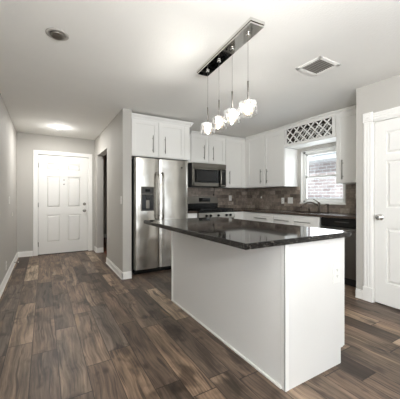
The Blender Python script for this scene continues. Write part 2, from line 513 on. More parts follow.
def panel_door_mesh(face, u0, u1, z0, z1, w0, w1, stile, rails, panels_z):
    """six-panel slab: rails and stiles stand proud, raised bevelled fields in each opening"""
    m = MB(); wf = w1; wr = w1 - 0.016
    face.box(m, u0, u1, z0, z1, w0, wr - .002)
    mid = (u0 + u1) / 2; sm = rails
    cols = [(u0 + stile, mid - sm / 2), (mid + sm / 2, u1 - stile)]
    face.box(m, u0, u0 + stile, z0, z1, wr - .004, wf, 0.002); face.box(m, u1 - stile, u1, z0, z1, wr - .004, wf, 0.002)
    face.box(m, mid - sm / 2, mid + sm / 2, z0, z1, wr - .004, wf, 0.002)
    zs = [z0] + [z for p in panels_z for z in p] + [z1]
    for i in range(0, len(zs), 2):
        for a, b in cols: face.box(m, a - .001, b + .001, zs[i], zs[i + 1], wr - .004, wf - .0003, 0.002)
    for a, b in cols:
        for pz0, pz1 in panels_z:
            g = 0.010; s = 0.034; t = bmesh.new()
            o = [(a + g, pz0 + g), (b - g, pz0 + g), (b - g, pz1 - g), (a + g, pz1 - g)]
            i_ = [(a + s, pz0 + s), (b - s, pz0 + s), (b - s, pz1 - s), (a + s, pz1 - s)]
            ov = [t.verts.new(face.pt(u, z, wr - .003)) for u, z in o]; iv = [t.verts.new(face.pt(u, z, wf - .001)) for u, z in i_]
            t.faces.new(iv)
            for k in range(4): t.faces.new([ov[k], ov[(k + 1) % 4], iv[(k + 1) % 4], iv[k]])
            t.faces.new(ov[::-1]); bmesh.ops.recalc_face_normals(t, faces=t.faces); m._take(t)
    return m


def knob(face, u, z, w, parent, mat, name='door_knob'):
    d = Vector(face.pt(0, 0, 1)) - Vector(face.pt(0, 0, 0))
    m = MB(); m.lathe(face.pt(u, z, w), d, [(0.034, 0), (0.034, .006), (0.026, .011), (0.012, .014), (0.011, .03), (0.018, .036), (0.027, .044), (0.0295, .054), (0.026, .064), (0.014, .069)])
    return m.build(name, mat, parent)


# front door
fF = Face('S', YF)
d1 = struct(bpy.data.objects.new('door_1', None)); COL.objects.link(d1); d1.location = (0.36, YF, 0); ROOT[d1] = Vector(d1.location)
m = MB()
fF.box(m, DX0 - .085, DX0 - .005, 0.001, DZ + .08, 0.0005, 0.018, 0.004); fF.box(m, DX1 + .005, DX1 + .085, 0.001, DZ + .08, 0.0005, 0.018, 0.004)
fF.box(m, DX0 - .085, DX1 + .085, DZ + .005, DZ + .08, 0.001, 0.019, 0.004)
fF.box(m, DX0 - .02, DX0, 0.001, DZ + .02, -T, 0.004); fF.box(m, DX1, DX1 + .02, 0.001, DZ + .02, -T, 0.004); fF.box(m, DX0 - .02, DX1 + .02, DZ, DZ + .02, -T, 0.004)
m.build('casing', M['trim'], d1)
m = panel_door_mesh(fF, DX0 + .004, DX1 - .004, 0.012, DZ - .004, -0.05, -0.008, 0.14, 0.13, [(0.25, 0.81), (0.965, 1.605), (1.735, 1.87)])
leaf = m.build('leaf', M['door'], d1)
knob(fF, 0.757, 0.885, -0.008, leaf, M['nickel'])
m = MB(); m.lathe(fF.pt(0.757, 1.027, -0.008), (0, -1, 0), [(0.032, 0), (0.032, .008), (0.024, .016), (0.012, .018)]); m.box(fF.pt(0.752, 1.012, 0.008), fF.pt(0.762, 1.042, 0.026), 0.003)
m.build('deadbolt', M['nickel'], leaf)
m = MB(); m.lathe(fF.pt(0.36, 1.536, -0.008), (0, -1, 0), [(0.012, 0), (0.012, .004), (0.006, .006)]); m.build('door_viewer', M['nickel'], leaf)
m = MB(); m.lathe(fF.pt(0.36, 1.445, -0.008), (0, -1, 0), [(0.013, 0), (0.013, .004), (0.004, .007)]); m.build('door_chime', M['nickel'], leaf)
for z in (0.22, 1.02, 1.82):
    m = MB(); m.tube([fF.pt(DX0 + .002, z - .045, 0.002), fF.pt(DX0 + .002, z + .045, 0.002)], 0.007, 8); m.build('hinge', M['nickel'], d1)
m = MB(); m.box((DX0 - .005, YF - .012, 0.001), (DX1 + .005, YF + T, 0.014), 0.004); m.build('threshold', M['slot'], d1)
sbox('wall_porch', (DX0 - .3, YF + T + .02, 0), (DX1 + .2, YF + T + .06, H), M['wall'])

# pantry door
fP = Face('W', XP)
d2 = struct(bpy.data.objects.new('door_2', None)); COL.objects.link(d2); d2.location = (XP, 1.18, 0); ROOT[d2] = Vector(d2.location)
m = MB()
for a, b in ((PY1 + .008, PY1 + .105), (PY0 - .105, PY0 - .008)):
    fP.box(m, a, b, 0.001, PZ + .01, 0.0005, 0.016, 0.003)
    for q in (0.02, 0.049, 0.078): fP.box(m, a + q - .009, a + q + .009, 0.16, PZ + .005, 0.012, 0.021, 0.004)
    fP.box(m, a - .004, b + .004, 0.001, 0.16, 0.0005, 0.026, 0.004)
    fP.box(m, a - .004, b + .004, PZ + .01, PZ + .115, 0.0005, 0.026, 0.004)
    m.lathe(fP.pt((a + b) / 2, PZ + .062, 0.025), (-1, 0, 0), [(0.038, 0), (0.036, .006), (0.027, .004), (0.022, .002), (0.016, .007), (0.006, .008)])
fP.box(m, PY0 - .008, PY1 + .008, PZ + .012, PZ + .1, 0.0005, 0.016, 0.003)
for q in (0.03, 0.056, 0.082): fP.box(m, PY0 - .008, PY1 + .008, PZ + q - .009, PZ + q + .009, 0.012, 0.021, 0.004)
fP.box(m, PY1, PY1 + .02, 0.001, PZ + .02, -T, 0.003); fP.box(m, PY0 - .02, PY0, 0.001, PZ + .02, -T, 0.003); fP.box(m, PY0 - .02, PY1 + .02, PZ, PZ + .02, -T, 0.003)
m.build('casing', M['trim'], d2)
leaf2 = panel_door_mesh(fP, PY0 + .004, PY1 - .004, 0.012, PZ - .004, -0.045, -0.008, 0.115, 0.11, [(0.25, 0.84), (1.06, 1.56), (1.64, 1.875)]).build('leaf', M['door'], d2)
knob(fP, 1.51, 0.953, -0.008, leaf2, M['chrome'])

# ------------------------------------------------------------------ kitchen window
w1 = struct(bpy.data.objects.new('window_1', None)); COL.objects.link(w1); w1.location = (XR, 2.85, WZ0); ROOT[w1] = Vector(w1.location)
fW = Face('W', XR)
m = MB()   # reveal lining and casing
fW.box(m, WY1 - .004, WY1 + .005, WZ0, WZ1, -T, 0.0); fW.box(m, WY0 - .005, WY0 + .004, WZ0, WZ1, -T, 0.0); fW.box(m, WY0, WY1, WZ1 - .004, WZ1 + .005, -T, 0.0)
m.build('reveal', M['trim'], w1)
m = MB(); fW.box(m, WY0 - .015, WY1 + .015, WZ0 - .022, WZ0 + .003, -T, 0.018, 0.004); m.build('window_sill', M['trim'], w1)
m = MB()
a, b = WY0 + .004, WY1 - .004
fW.box(m, a, a + .04, WZ0 + .003, WZ1 - .004, -.115, -.06, .003); fW.box(m, b - .05, b, WZ0 + .003, WZ1 - .004, -.115, -.06, .003)
fW.box(m, a, b, WZ0 + .003, WZ0 + .04, -.115, -.06, .003); fW.box(m, a, b, WZ1 - .044, WZ1 - .004, -.115, -.06, .003)
m.build('window_frame', M['vinyl'], w1)
for nm, z0, z1, wo in (('upper_sash', 1.51, WZ1 - .045, -.105), ('lower_sash', WZ0 + .042, 1.55, -.08)):
    m = MB(); ya, yb = a + .04, b - .05; q = .028
    fW.box(m, ya, ya + q, z0, z1, wo, wo + .024, .003); fW.box(m, yb - q, yb, z0, z1, wo, wo + .024, .003)
    fW.box(m, ya, yb, z0, z0 + .034, wo, wo + .024, .003); fW.box(m, ya, yb, z1 - .034, z1, wo, wo + .024, .003)
    sash = m.build(nm, M['vinyl'], w1)
    m = MB(); fW.box(m, ya + q, yb - q, z0 + .034, z1 - .034, wo + .010, wo + .014); m.build('pane', M['pane'], sash)
m = MB(); fW.box(m, 2.90, 2.96, 1.55, 1.562, -.078, -.06, .003); m.build('sash_lock', M['nickel'], w1)

# outside
sbox('ground', (XE + 1, -6, -0.35), (14, 14, -0.3), M['grass'])
nb = thing('neighbor_house', 'pale brick house with white eave seen through the kitchen window', 'house', (7.2, 4.5, -.3))
m = MB(); m.box((6.35, -2, -.3), (8.5, 12, 2.1)); m.build('brick_wall', M['brick'], nb)
m = MB(); m.box((5.95, -2.2, 2.1), (8.5, 12.2, 2.13)); m.build('soffit', M['vinyl'], nb)
m = MB(); m.box((5.90, -2.2, 2.10), (5.96, 12.2, 2.25), .01); m.build('fascia', M['vinyl'], nb)
m = MB(); m.prism([(5.88, -2.2, 2.25), (8.7, -2.2, 3.3), (8.7, -2.2, 3.24), (5.9, -2.2, 2.2)], (0, 14.4, 0)); m.build('roof', M['roof'], nb)

# ------------------------------------------------------------------ kitchen cabinetry helpers


def shaker(face, u0, u1, z0, z1, parent, w0=0.0, th=0.02, rail=0.058, name='door'):
    m = MB()
    face.box(m, u0 + .001, u1 - .001, z0 + .001, z1 - .001, w0 + .002, w0 + th - .009)
    face.box(m, u0, u0 + rail, z0, z1, w0 + .002, w0 + th, .0018); face.box(m, u1 - rail, u1, z0, z1, w0 + .002, w0 + th, .0018)
    face.box(m, u0 + rail - .002, u1 - rail + .002, z1 - rail, z1, w0 + .002, w0 + th - .0003, .0018)
    face.box(m, u0 + rail - .002, u1 - rail + .002, z0, z0 + rail, w0 + .002, w0 + th - .0003, .0018)
    return m.build(name, M['cab'], parent)


def slab(face, u0, u1, z0, z1, parent, w0=0.0, th=0.02, name='drawer'):
    m = MB(); face.box(m, u0, u1, z0, z1, w0 + .002, w0 + th, .002); return m.build(name, M['cab'], parent)


def pull(face, p0, p1, w, parent, r=0.006):
    """bar pull from (u,z) to (u,z) standing off the face at w"""
    m = MB(); out = 0.032
    m.tube([face.pt(p0[0], p0[1], w + out), face.pt(p1[0], p1[1], w + out)], r, 10)
    for t in (0.16, 0.84):
        u = p0[0] + (p1[0] - p0[0]) * t; z = p0[1] + (p1[1] - p0[1]) * t
        m.tube([face.pt(u, z, w - .001), face.pt(u, z, w + out)], r * .85, 8)
    return m.build('handle', M['nickel'], parent)


def crown(face, u0, u1, z0, z1, parent, w=0.02, ret0=None, ret1=None, name='crown'):
    m = MB(); prof = [(0.002, z0), (0.016, z0), (0.020, z0 + .012), (0.028, z0 + .03), (0.05, z1 - .018), (0.055, z1 - .01), (0.055, z1), (0.002, z1)]
    m.prism([face.pt(u0, z, w - .02 + q) for q, z in prof], Vector(face.pt(u1, 0, 0)) - Vector(face.pt(u0, 0, 0)))
    return m.build(name, M['cab'], parent)


# ------------------------------------------------------------------ refrigerator and the cabinet above
FX0, FX1, FXS, FYF = 1.162, 2.068, 1.561, 3.93
fr = thing('refrigerator', 'stainless steel side by side refrigerator with ice and water dispenser', 'refrigerator', ((FX0 + FX1) / 2, 4.3, 0))
m = MB(); m.box((FX0 + .004, FYF + .075, 0.02), (FX1 - .004, 4.70, 1.765), .006); m.build('body', M['black'], fr)


def curved_door(x0, x1, z0, z1, yf, th, bulge, name, cut=None):
    m = MB(); n = 14; pr = []
    for i in range(n + 1):
        t = i / n; e = min(t, 1 - t) * (x1 - x0)
        y = yf - bulge * (1 - (2 * t - 1) ** 2)
        if e < 0.012: y += 0.012 - math.sqrt(max(0, 0.012 ** 2 - (0.012 - e) ** 2))
        pr.append((x0 + t * (x1 - x0), y, z0))
    m.prism(pr + [(x1, yf + th, z0), (x0, yf + th, z0)], (0, 0, z1 - z0))
    for f in m.bm.faces: f.smooth = abs(f.normal.z) < .5 and f.normal.y < -.3
    return m.build(name, M['steel'], fr)


ld = curved_door(FX0, FXS - .004, 0.075, 1.77, FYF, .07, .018, 'freezer_door')
rd = curved_door(FXS + .004, FX1, 0.075, 1.77, FYF, .07, .018, 'door')
for dr, x in ((ld, 1.522), (rd, 1.600)):
    m = MB(); pts = []
    for i in range(17):
        t = i / 16; pts.append((x, FYF - .066 - .012 * math.sin(math.pi * t), 0.82 + .73 * t))
    pts = [(x, FYF - .008, 0.82)] + [(x, FYF - .045, 0.82)] + pts[1:-1] + [(x, FYF - .045, 1.55), (x, FYF - .008, 1.55)]
    m.tube(pts, 0.0155, 12); m.build('handle', M['steel_h'], dr)
fFr = Face('S', FYF - .012)
disp = MB(); fFr.box(disp, 1.258, 1.468, 0.965, 1.335, -.002, .012, .006); dp = disp.build('dispenser', M['steel_dark'], ld)
m = MB(); fFr.box(m, 1.268, 1.458, 0.975, 1.215, .010, .0135, .004); m.build('dispenser_recess', M['black'], dp)
m = MB(); fFr.box(m, 1.27, 1.456, 1.225, 1.325, .010, .017, .004); m.build('control_panel', M['charcoal'], dp)
m = MB(); fFr.box(m, 1.325, 1.40, 1.255, 1.295, .016, .019, .001); m.build('display', M['black_glass'], dp)
m = MB(); fFr.box(m, 1.33, 1.395, 1.165, 1.215, .012, .032, .008); m.lathe(fFr.pt(1.362, 1.165, .024), (0, 0, -1), [(.014, 0), (.010, .03)]); m.build('nozzle', M['charcoal'], dp)
m = MB(); fFr.box(m, 1.335, 1.39, 1.0, 1.13, .012, .02, .004); m.build('paddle', M['steel_dark'], dp)
m = MB(); fFr.box(m, 1.268, 1.458, 0.968, 0.985, .01, .03, .004); m.build('drip_tray', M['charcoal'], dp)
m = MB(); m.lathe((1.945, FYF - .012, 1.655), (0, -1, 0), [(.014, 0), (.014, .004), (.011, .005)], 20); m.build('emblem', M['slot'], rd)
m = MB(); m.box((FX0 + .01, FYF + .02, 0.008), (FX1 - .01, FYF + .09, 0.072), .005)
for i in range(26): m.box((FX0 + .05 + i * .032, FYF + .012, .02), (FX0 + .068 + i * .032, FYF + .021, .06), .002)
m.build('kick_grille', M['black'], fr)
for x in (FX0 + .05, FX1 - .05):
    m = MB(); m.box((x - .035, FYF + .03, 1.766), (x + .035, FYF + .11, 1.782), .005); m.build('hinge_cover', M['charcoal'], fr)
for x in (FX0 + .07, FX1 - .07):
    m = MB(); m.lathe((x, FYF + .1, 0), (0, 0, 1), [(.02, 0), (.02, .03)], 12); m.build('foot', M['black'], fr)

c = thing('wall_cabinet', 'deep white two door cabinet over the refrigerator', 'cabinet', (1.6, 4.3, 1.79), 'white shaker wall cabinets')
fC = Face('S', 3.92)
m = MB(); m.box((1.094, 3.92, 1.79), (2.09, YB, 2.36)); m.build('body', M['cab'], c)
da = shaker(fC, 1.118, 1.531, 1.80, 2.335, c); db = shaker(fC, 1.543, 1.985, 1.80, 2.335, c)
pull(fC, (1.438, 1.855), (1.438, 2.117), .02, da); pull(fC, (1.639, 1.855), (1.639, 2.117), .02, db)
m = MB(); fC.box(m, 1.998, 2.09, 1.795, 2.335, 0.002, 0.008, .002); m.build('filler_panel', M['cab'], c)
crown(fC, 1.094, 2.10, 2.335, 2.408, c, 0.02)
m = MB(); m.prism([(2.09 + q, 3.867, z) for q, z in [(0, 2.335), (.012, 2.335), (.02, 2.36), (.045, 2.39), (.05, 2.408), (0, 2.408)]], (0, .56, 0)); m.build('crown', M['cab'], c)

# ------------------------------------------------------------------ back-wall uppers
YU = 4.43
fU = Face('S', YU)
G = 'white shaker wall cabinets'
c = thing('wall_cabinet', 'narrow white filler cabinet between refrigerator cabinet and microwave cabinet', 'cabinet', (2.235, 4.6, 1.83), G)
m = MB(); m.box((2.092, YU, 1.83), (2.378, YB, 2.36)); m.build('body', M['cab'], c)
shaker(fU, 2.10, 2.372, 1.84, 2.345, c, name='door')
c = thing('wall_cabinet', 'white two door cabinet above the microwave', 'cabinet', (2.78, 4.6, 1.83), G)
m = MB(); m.box((2.38, YU, 1.83), (3.178, YB, 2.38)); m.build('body', M['cab'], c)
da = shaker(fU, 2.39, 2.775, 1.842, 2.36, c); db = shaker(fU, 2.785, 3.168, 1.842, 2.36, c)
pull(fU, (2.663, 1.90), (2.663, 2.172), .02, da); pull(fU, (2.873, 1.897), (2.873, 2.168), .02, db)
crown(fU, 2.38, 3.178, 2.36, 2.42, c)
c = thing('wall_cabinet', 'tall single door white cabinet right of the microwave', 'cabinet', (3.44, 4.6, 1.37), G)
m = MB(); m.box((3.18, YU, 1.37), (3.714, YB, 2.38)); m.build('body', M['cab'], c)
da = shaker(fU, 3.192, 3.655, 1.38, 2.36, c); pull(fU, (3.271, 1.436), (3.271, 1.711), .02, da)
crown(fU, 3.18, 3.70, 2.36, 2.42, c)

# ------------------------------------------------------------------ right-wall uppers
XU = 3.715
fR = Face('W', XU)
c = thing('wall_cabinet', 'white two door corner cabinet left of the wine rack', 'cabinet', (3.88, 4.05, 1.37), G)
m = MB(); m.box((XU + .001, 3.335, 1.37), (XR, YB, 2.39)); m.build('body', M['cab'], c)
da = shaker(fR, 3.842, 4.33, 1.38, 2.37, c); db = shaker(fR, 3.345, 3.832, 1.38, 2.37, c)
pull(fR, (3.916, 1.444), (3.916, 1.72), .02, da); pull(fR, (3.745, 1.444), (3.745, 1.716), .02, db)
crown(fR, 3.335, 4.36, 2.37, 2.432, c)
c = thing('wall_cabinet', 'white single door cabinet between window and pantry wall', 'cabinet', (3.88, 2.08, 1.37), G)
m = MB(); m.box((XU, 1.772, 1.37), (XR, 2.37, 2.39)); m.build('body', M['cab'], c)
da = shaker(fR, 1.782, 2.36, 1.38, 2.37, c); pull(fR, (2.253, 1.428), (2.253, 1.705), .02, da)
crown(fR, 1.772, 2.37, 2.37, 2.432, c)
# wine rack
wr = thing('wine_rack', 'white diagonal lattice wine rack over the kitchen window', 'wine rack', (3.88, 2.85, 2.06))
y0, y1, z0, z1 = 2.372, 3.333, 2.06, 2.43
m = MB()
m.box((XU - .01, y0, z0), (XR, y1, z0 + .02), .002); m.box((XU, y0, z1 - .02), (XR, y1, z1))
m.box((XU - .008, y0, z0), (XR, y0 + .018, z1), .002); m.box((XU - .008, y1 - .018, z0), (XR, y1, z1), .002)
m.build('body', M['cab'], wr)
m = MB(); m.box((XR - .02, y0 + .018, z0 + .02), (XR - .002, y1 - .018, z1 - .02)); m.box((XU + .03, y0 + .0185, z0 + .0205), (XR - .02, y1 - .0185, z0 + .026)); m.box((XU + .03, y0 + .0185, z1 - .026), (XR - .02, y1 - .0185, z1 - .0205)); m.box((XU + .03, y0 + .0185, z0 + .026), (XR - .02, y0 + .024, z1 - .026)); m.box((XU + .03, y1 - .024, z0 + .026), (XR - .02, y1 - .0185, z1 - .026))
m.build('lining', M['rackback'], wr)  # dark colour stands in for the shade inside the rack
oy0, oy1, oz0, oz1 = y0 + .055, y1 - .035, z0 + .05, z1 - .062
m = MB()
fR.box(m, y0, oy0, z0, z1 - .03, 0.002, .02, .002); fR.box(m, oy1, y1, z0, z1 - .03, 0.002, .02, .002)
fR.box(m, oy0 - .002, oy1 + .002, z0, oz0, 0.002, .0195, .002); fR.box(m, oy0 - .002, oy1 + .002, oz1, z1 - .03, 0.002, .0195, .002)
m.build('face_frame', M['cab'], wr)


def lattice(w0, w1, step, wd):
    m = MB(); hh = oz1 - oz0; L = oy1 - oy0
    for sgn, ww in ((1, 0.0), (-1, w1 - w0)):
        k = -hh
        while k < L + hh:
            # slat from (k, oz0) to (k + hh, oz1), clipped to the opening
            ta, tb = max(0, -k) / hh, min(hh, L - k) / hh
            if tb - ta > 0.05:
                ua, ub = k + ta * hh, k + tb * hh; za, zb = oz0 + ta * hh, oz0 + tb * hh
                if sgn < 0: ua, ub = L - ua, L - ub
                du = wd * .7071; s = 1 if sgn > 0 else -1
                poly = [fR.pt(oy0 + ua - du * s / 2, za + du / 2, w0 + ww), fR.pt(oy0 + ua + du * s / 2, za - du / 2, w0 + ww),
                        fR.pt(oy0 + ub + du * s / 2, zb - du / 2, w0 + ww), fR.pt(oy0 + ub - du * s / 2, zb + du / 2, w0 + ww)]
                m.prism(poly, (-(w1 - w0), 0, 0))
            k += step
    return m


lattice(.002, .010, .142, .021).build('front_lattice', M['cab'], wr)
lattice(-.20, -.192, .142, .018).build('rear_lattice', M['cab'], wr)
crown(fR, y0, y1, 2.385, 2.438, wr, 0.02)

# ------------------------------------------------------------------ microwave
mw = thing('microwave', 'stainless over the range microwave with black glass door', 'microwave', (2.77, 4.55, 1.375))
fM = Face('S', 4.38)
MX0, MX1 = 2.382, 3.158
m = MB(); m.box((MX0, 4.38, 1.376), (MX1, YB - .01, 1.826), .004); m.build('body', M['charcoal'], mw)
m = MB(); fM.box(m, MX0, MX1, 1.735, 1.824, 0.001, .03, .006); m.build('vent_grille', M['steel_dark'], mw)
m = MB()
a, b = MX0, 3.0
fM.box(m, a, a + .05, 1.385, 1.73, 0.001, .032, .005); fM.box(m, a, b, 1.385, 1.455, 0.001, .032, .005); fM.box(m, a, b, 1.70, 1.732, 0.001, .032, .005); fM.box(m, b - .04, b, 1.385, 1.73, 0.001, .032, .005)
md = m.build('door', M['steel_dark'], mw)
m = MB(); fM.box(m, a + .045, b + .0, 1.45, 1.705, 0.002, .034, .004); m.build('window', M['black_glass'], md)
m = MB(); fM.box(m, a + .10, b - .10, 1.485, 1.675, 0.03, .036, .004); m.build('screen', M['screen'], md)
m = MB(); pts = []
for i in range(13):
    t = i / 12; pts.append(fM.pt(3.005, 1.405 + .315 * t, .055 + .02 * math.sin(math.pi * t)))
m.tube([fM.pt(3.005, 1.405, .02)] + pts + [fM.pt(3.005, 1.72, .02)], .013, 12); m.build('handle', M['steel_h'], md)
m = MB(); fM.box(m, 3.02, MX1, 1.385, 1.732, 0.001, .028, .005); cp = m.build('control_panel', M['steel_dark'], mw)
m = MB(); fM.box(m, 3.035, 3.145, 1.42, 1.715, .02, .031, .003); m.build('keypad', M['black_glass'], cp)
m = MB(); fM.box(m, 3.05, 3.13, 1.67, 1.70, .03, .033, .001); m.build('display', M['charcoal'], cp)
m = MB(); m.tube([(2.895, 4.40, 1.374), (2.895, 4.39, 1.32), (2.893, 4.40, 1.26), (2.895, 4.41, 1.225)], .006, 8); m.box((2.884, 4.396, 1.205), (2.906, 4.424, 1.235), .004)
m.build('hanging_cord', M['black'], mw)

# ------------------------------------------------------------------ backsplash
m = MB(); m.box((2.095, YB - .010, 0.925), (XR - .0105, YB - .0005, 1.37))
tag(m.build('backsplash', M['tilex']), 'brown slate subway tile backsplash behind the range', 'backsplash')
m = MB(); m.box((XR - .010, YP + .001, 0.925), (XR - .0005, WY0 - .017, 1.37)); m.box((XR - .010, WY1 + .017, 0.925), (XR - .0005, YB - .011, 1.37)); m.box((XR - .010, WY0 - .017, 0.925), (XR - .0005, WY1 + .017, WZ0 - .023))
m.box((XR - .010, WY0 - .017, WZ0 - .023), (XR - .0005, WY0 - .016, 1.37))
tag(m.build('backsplash', M['tiley']), 'brown slate subway tile backsplash under the kitchen window', 'backsplash')

# ------------------------------------------------------------------ base cabinets, worktop, sink
BYF = 4.15; BXF = 3.43; CT, CB = 0.925, 0.890
fB = Face('S', BYF); fBR = Face('W', BXF)
GB = 'white base cabinets'


def base_body(a, b, mat=None):
    return MB().box(a, b)


c = thing('base_cabinet', 'narrow white base cabinet between refrigerator and range', 'cabinet', (2.23, 4.45, 0), GB)
m = MB(); m.box((2.075, BYF, .1), (2.372, YB - .012, CB - .001)); m.box((2.075, BYF + .07, 0.001), (2.372, YB - .012, .1)); m.build('body', M['cab'], c)
dd = slab(fB, 2.085, 2.362, .72, .875, c); pull(fB, (2.15, .795), (2.30, .795), .02, dd)
dd = shaker(fB, 2.085, 2.362, .11, .71, c); pull(fB, (2.33, .42), (2.33, .68), .02, dd)
c = thing('base_cabinet', 'white corner base cabinet right of the range', 'cabinet', (3.6, 4.4, 0), GB)
m = MB(); m.box((3.178, BYF, .1), (XR - .012, YB - .012, CB - .001)); m.box((3.178, BYF + .07, .001), (XR - .012, YB - .012, .1)); m.box((BXF, 3.90, .1), (XR - .012, BYF, CB - .001)); m.box((BXF + .07, 3.90, .001), (XR - .012, BYF + .07, .1))
m.build('body', M['cab'], c)
dd = slab(fB, 3.19, 3.40, .72, .875, c); dd = shaker(fB, 3.19, 3.40, .11, .71, c, rail=.045)
c = thing('base_cabinet', 'white drawer base cabinet nearest the kitchen corner', 'cabinet', (3.73, 3.606, 0), GB)
m = MB(); m.box((BXF, 3.315, .1), (XR - .012, 3.898, CB - .001)); m.box((BXF + .07, 3.315, .001), (XR - .012, 3.898, .1)); m.build('body', M['cab'], c)
dd = slab(fBR, 3.321, 3.892, .705, .872, c); pull(fBR, (3.463, .79), (3.784, .79), .02, dd)
dd = shaker(fBR, 3.321, 3.892, .11, .695, c); pull(fBR, (3.842, .41), (3.842, .67), .02, dd)
c = thing('base_cabinet', 'white sink base cabinet beside the dishwasher', 'cabinet', (3.73, 2.87, 0), GB)
m = MB(); m.box((BXF, 2.425, .1), (XR - .012, 3.313, .118)); m.box((BXF + .07, 2.425, .001), (XR - .012, 3.313, .1))
m.box((BXF, 2.425, .1), (BXF + .018, 3.313, CB - .001)); m.box((BXF, 2.425, .1), (XR - .012, 2.441, CB - .001)); m.box((BXF, 3.297, .1), (XR - .012, 3.313, CB - .001))
m.build('body', M['cab'], c)
for u0, u1, p0, p1 in ((2.909, 3.307, 2.963, 3.274), (2.431, 2.899, 2.564, 2.854)):
    dd = slab(fBR, u0, u1, .705, .872, c); pull(fBR, (p0, .79), (p1, .79), .02, dd)
    dd = shaker(fBR, u0, u1, .11, .695, c); pull(fBR, (u1 - .05, .41), (u1 - .05, .67), .02, dd)
# worktops
m = MB(); m.box((2.073, 4.115, CB), (2.376, YB - .011, CT), .004); tag(m.build('countertop', M['brown_granite']), 'short dark brown granite counter left of the range', 'countertop')
SK = (3.53, 3.90, 2.56, 3.24)   # sink cut-out x0,x1,y0,y1
m = MB(); m.box((3.176, 4.115, CB), (XR - .011, YB - .011, CT), .004)
m.box((3.395, SK[3], CB), (XR - .011, 4.116, CT), .003); m.box((3.395, YP + .003, CB), (XR - .011, SK[2], CT), .003)
m.box((3.395, SK[2] - .002, CB), (SK[0], SK[3] + .002, CT), .003); m.box((SK[1], SK[2] - .002, CB), (XR - .011, SK[3] + .002, CT), .003)
tag(m.build('countertop', M['brown_granite']), 'long dark brown granite counter under the kitchen window', 'countertop')
sk = thing('sink', 'dark undermount kitchen sink below the window', 'sink', (3.71, 2.9, .71))
m = MB(); x0, x1, y0, y1 = SK
m.box((x0 - .008, y0 - .008, .70), (x1 + .008, y1 + .008, .708)); m.box((x0 - .008, y0 - .008, .70), (x0, y1 + .008, CB - .001)); m.box((x1, y0 - .008, .70), (x1 + .008, y1 + .008, CB - .001)); m.box((x0, y0 - .008, .70), (x1, y0, CB - .001)); m.box((x0, y1, .70), (x1, y1 + .008, CB - .001))
m.build('basin', M['dishw'], sk)
m = MB(); m.lathe((3.71, 2.9, .708), (0, 0, 1), [(.045, 0), (.045, .004), (.03, .002)]); m.build('drain', M['nickel'], sk)
# faucet
fa = thing('faucet', 'dark bronze arched kitchen faucet at the sink', 'faucet', (3.955, 2.83, CT))
m = MB(); m.lathe((3.955, 2.83, CT), (0, 0, 1), [(.03, 0), (.03, .008), (.02, .014), (.019, .10), (.022, .12), (.02, .15), (.012, .165)]); m.build('base', M['bronze'], fa)
m = MB(); pts = []
for i in range(15):
    t = i / 14; a = math.pi * (0.97 * t)
    pts.append((3.955 - .20 * t, 2.83 + .19 * t, CT + .11 + .055 * math.sin(a * .9) - .035 * t ** 3))
m.tube(pts + [(pts[-1][0] - .004, pts[-1][1] + .004, pts[-1][2] - .025)], [.014] * 12 + [.013] * 3 + [.014], 12); m.build('spout', M['bronze'], fa)
m = MB(); m.tube([(3.955, 2.83, CT + .155), (3.935, 2.87, CT + .19), (3.915, 2.91, CT + .215)], [.010, .008, .007], 10); m.build('lever', M['bronze'], fa)
t = thing('soap_dispenser', 'dark bronze soap dispenser on the counter right of the faucet', 'soap dispenser', (3.955, 2.665, CT))
m = MB(); m.lathe((3.955, 2.665, CT), (0, 0, 1), [(.022, 0), (.022, .008), (.012, .016), (.011, .10), (.016, .11), (.016, .13), (.008, .14)]); m.build('bottle', M['bronze'], t)
m = MB(); m.tube([(3.955, 2.665, CT + .13), (3.93, 2.67, CT + .135), (3.895, 2.68, CT + .122)], .007, 8); m.build('pump_spout', M['bronze'], t)
t = thing('side_tap', 'small dark bronze side tap on the counter left of the faucet', 'tap', (3.965, 3.03, CT))
m = MB(); m.lathe((3.965, 3.03, CT), (0, 0, 1), [(.022, 0), (.022, .008), (.013, .014), (.012, .05), (.016, .055), (.008, .065)]); m.build('base', M['bronze'], t)
m = MB(); m.tube([(3.965, 3.03, CT + .05), (3.93, 3.0, CT + .06)], .007, 8); m.build('lever', M['bronze'], t)

# dishwasher
dw = thing('dishwasher', 'black and slate steel dishwasher beside the pantry wall', 'dishwasher', (3.7, 2.1, 0))
m = MB(); m.box((BXF + .01, 1.80, .10), (XR - .03, 2.415, CB - .004)); m.build('body', M['matte'], dw)
m = MB(); fBR.box(m, 1.805, 2.41, .115, .765, -.008, .022, .006); dwd = m.build('door', M['dishw'], dw)
m = MB(); fBR.box(m, 1.805, 2.41, .772, CB - .008, -.008, .018, .006); dc = m.build('control_panel', M['black'], dw)
m = MB(); fBR.box(m, 2.0, 2.2, .835, .845, .016, .02, .001); m.build('indicator_strip', M['slot'], dc)
m = MB(); m.tube([fBR.pt(1.86, .745, .02), fBR.pt(1.86, .745, .06), fBR.pt(2.36, .745, .06), fBR.pt(2.36, .745, .02)], .011, 10); m.build('handle', M['dishw'], dwd)
m = MB(); m.box((BXF + .06, 1.805, .002), (BXF + .08, 2.41, .10)); m.build('kick_plate', M['matte'], dw)

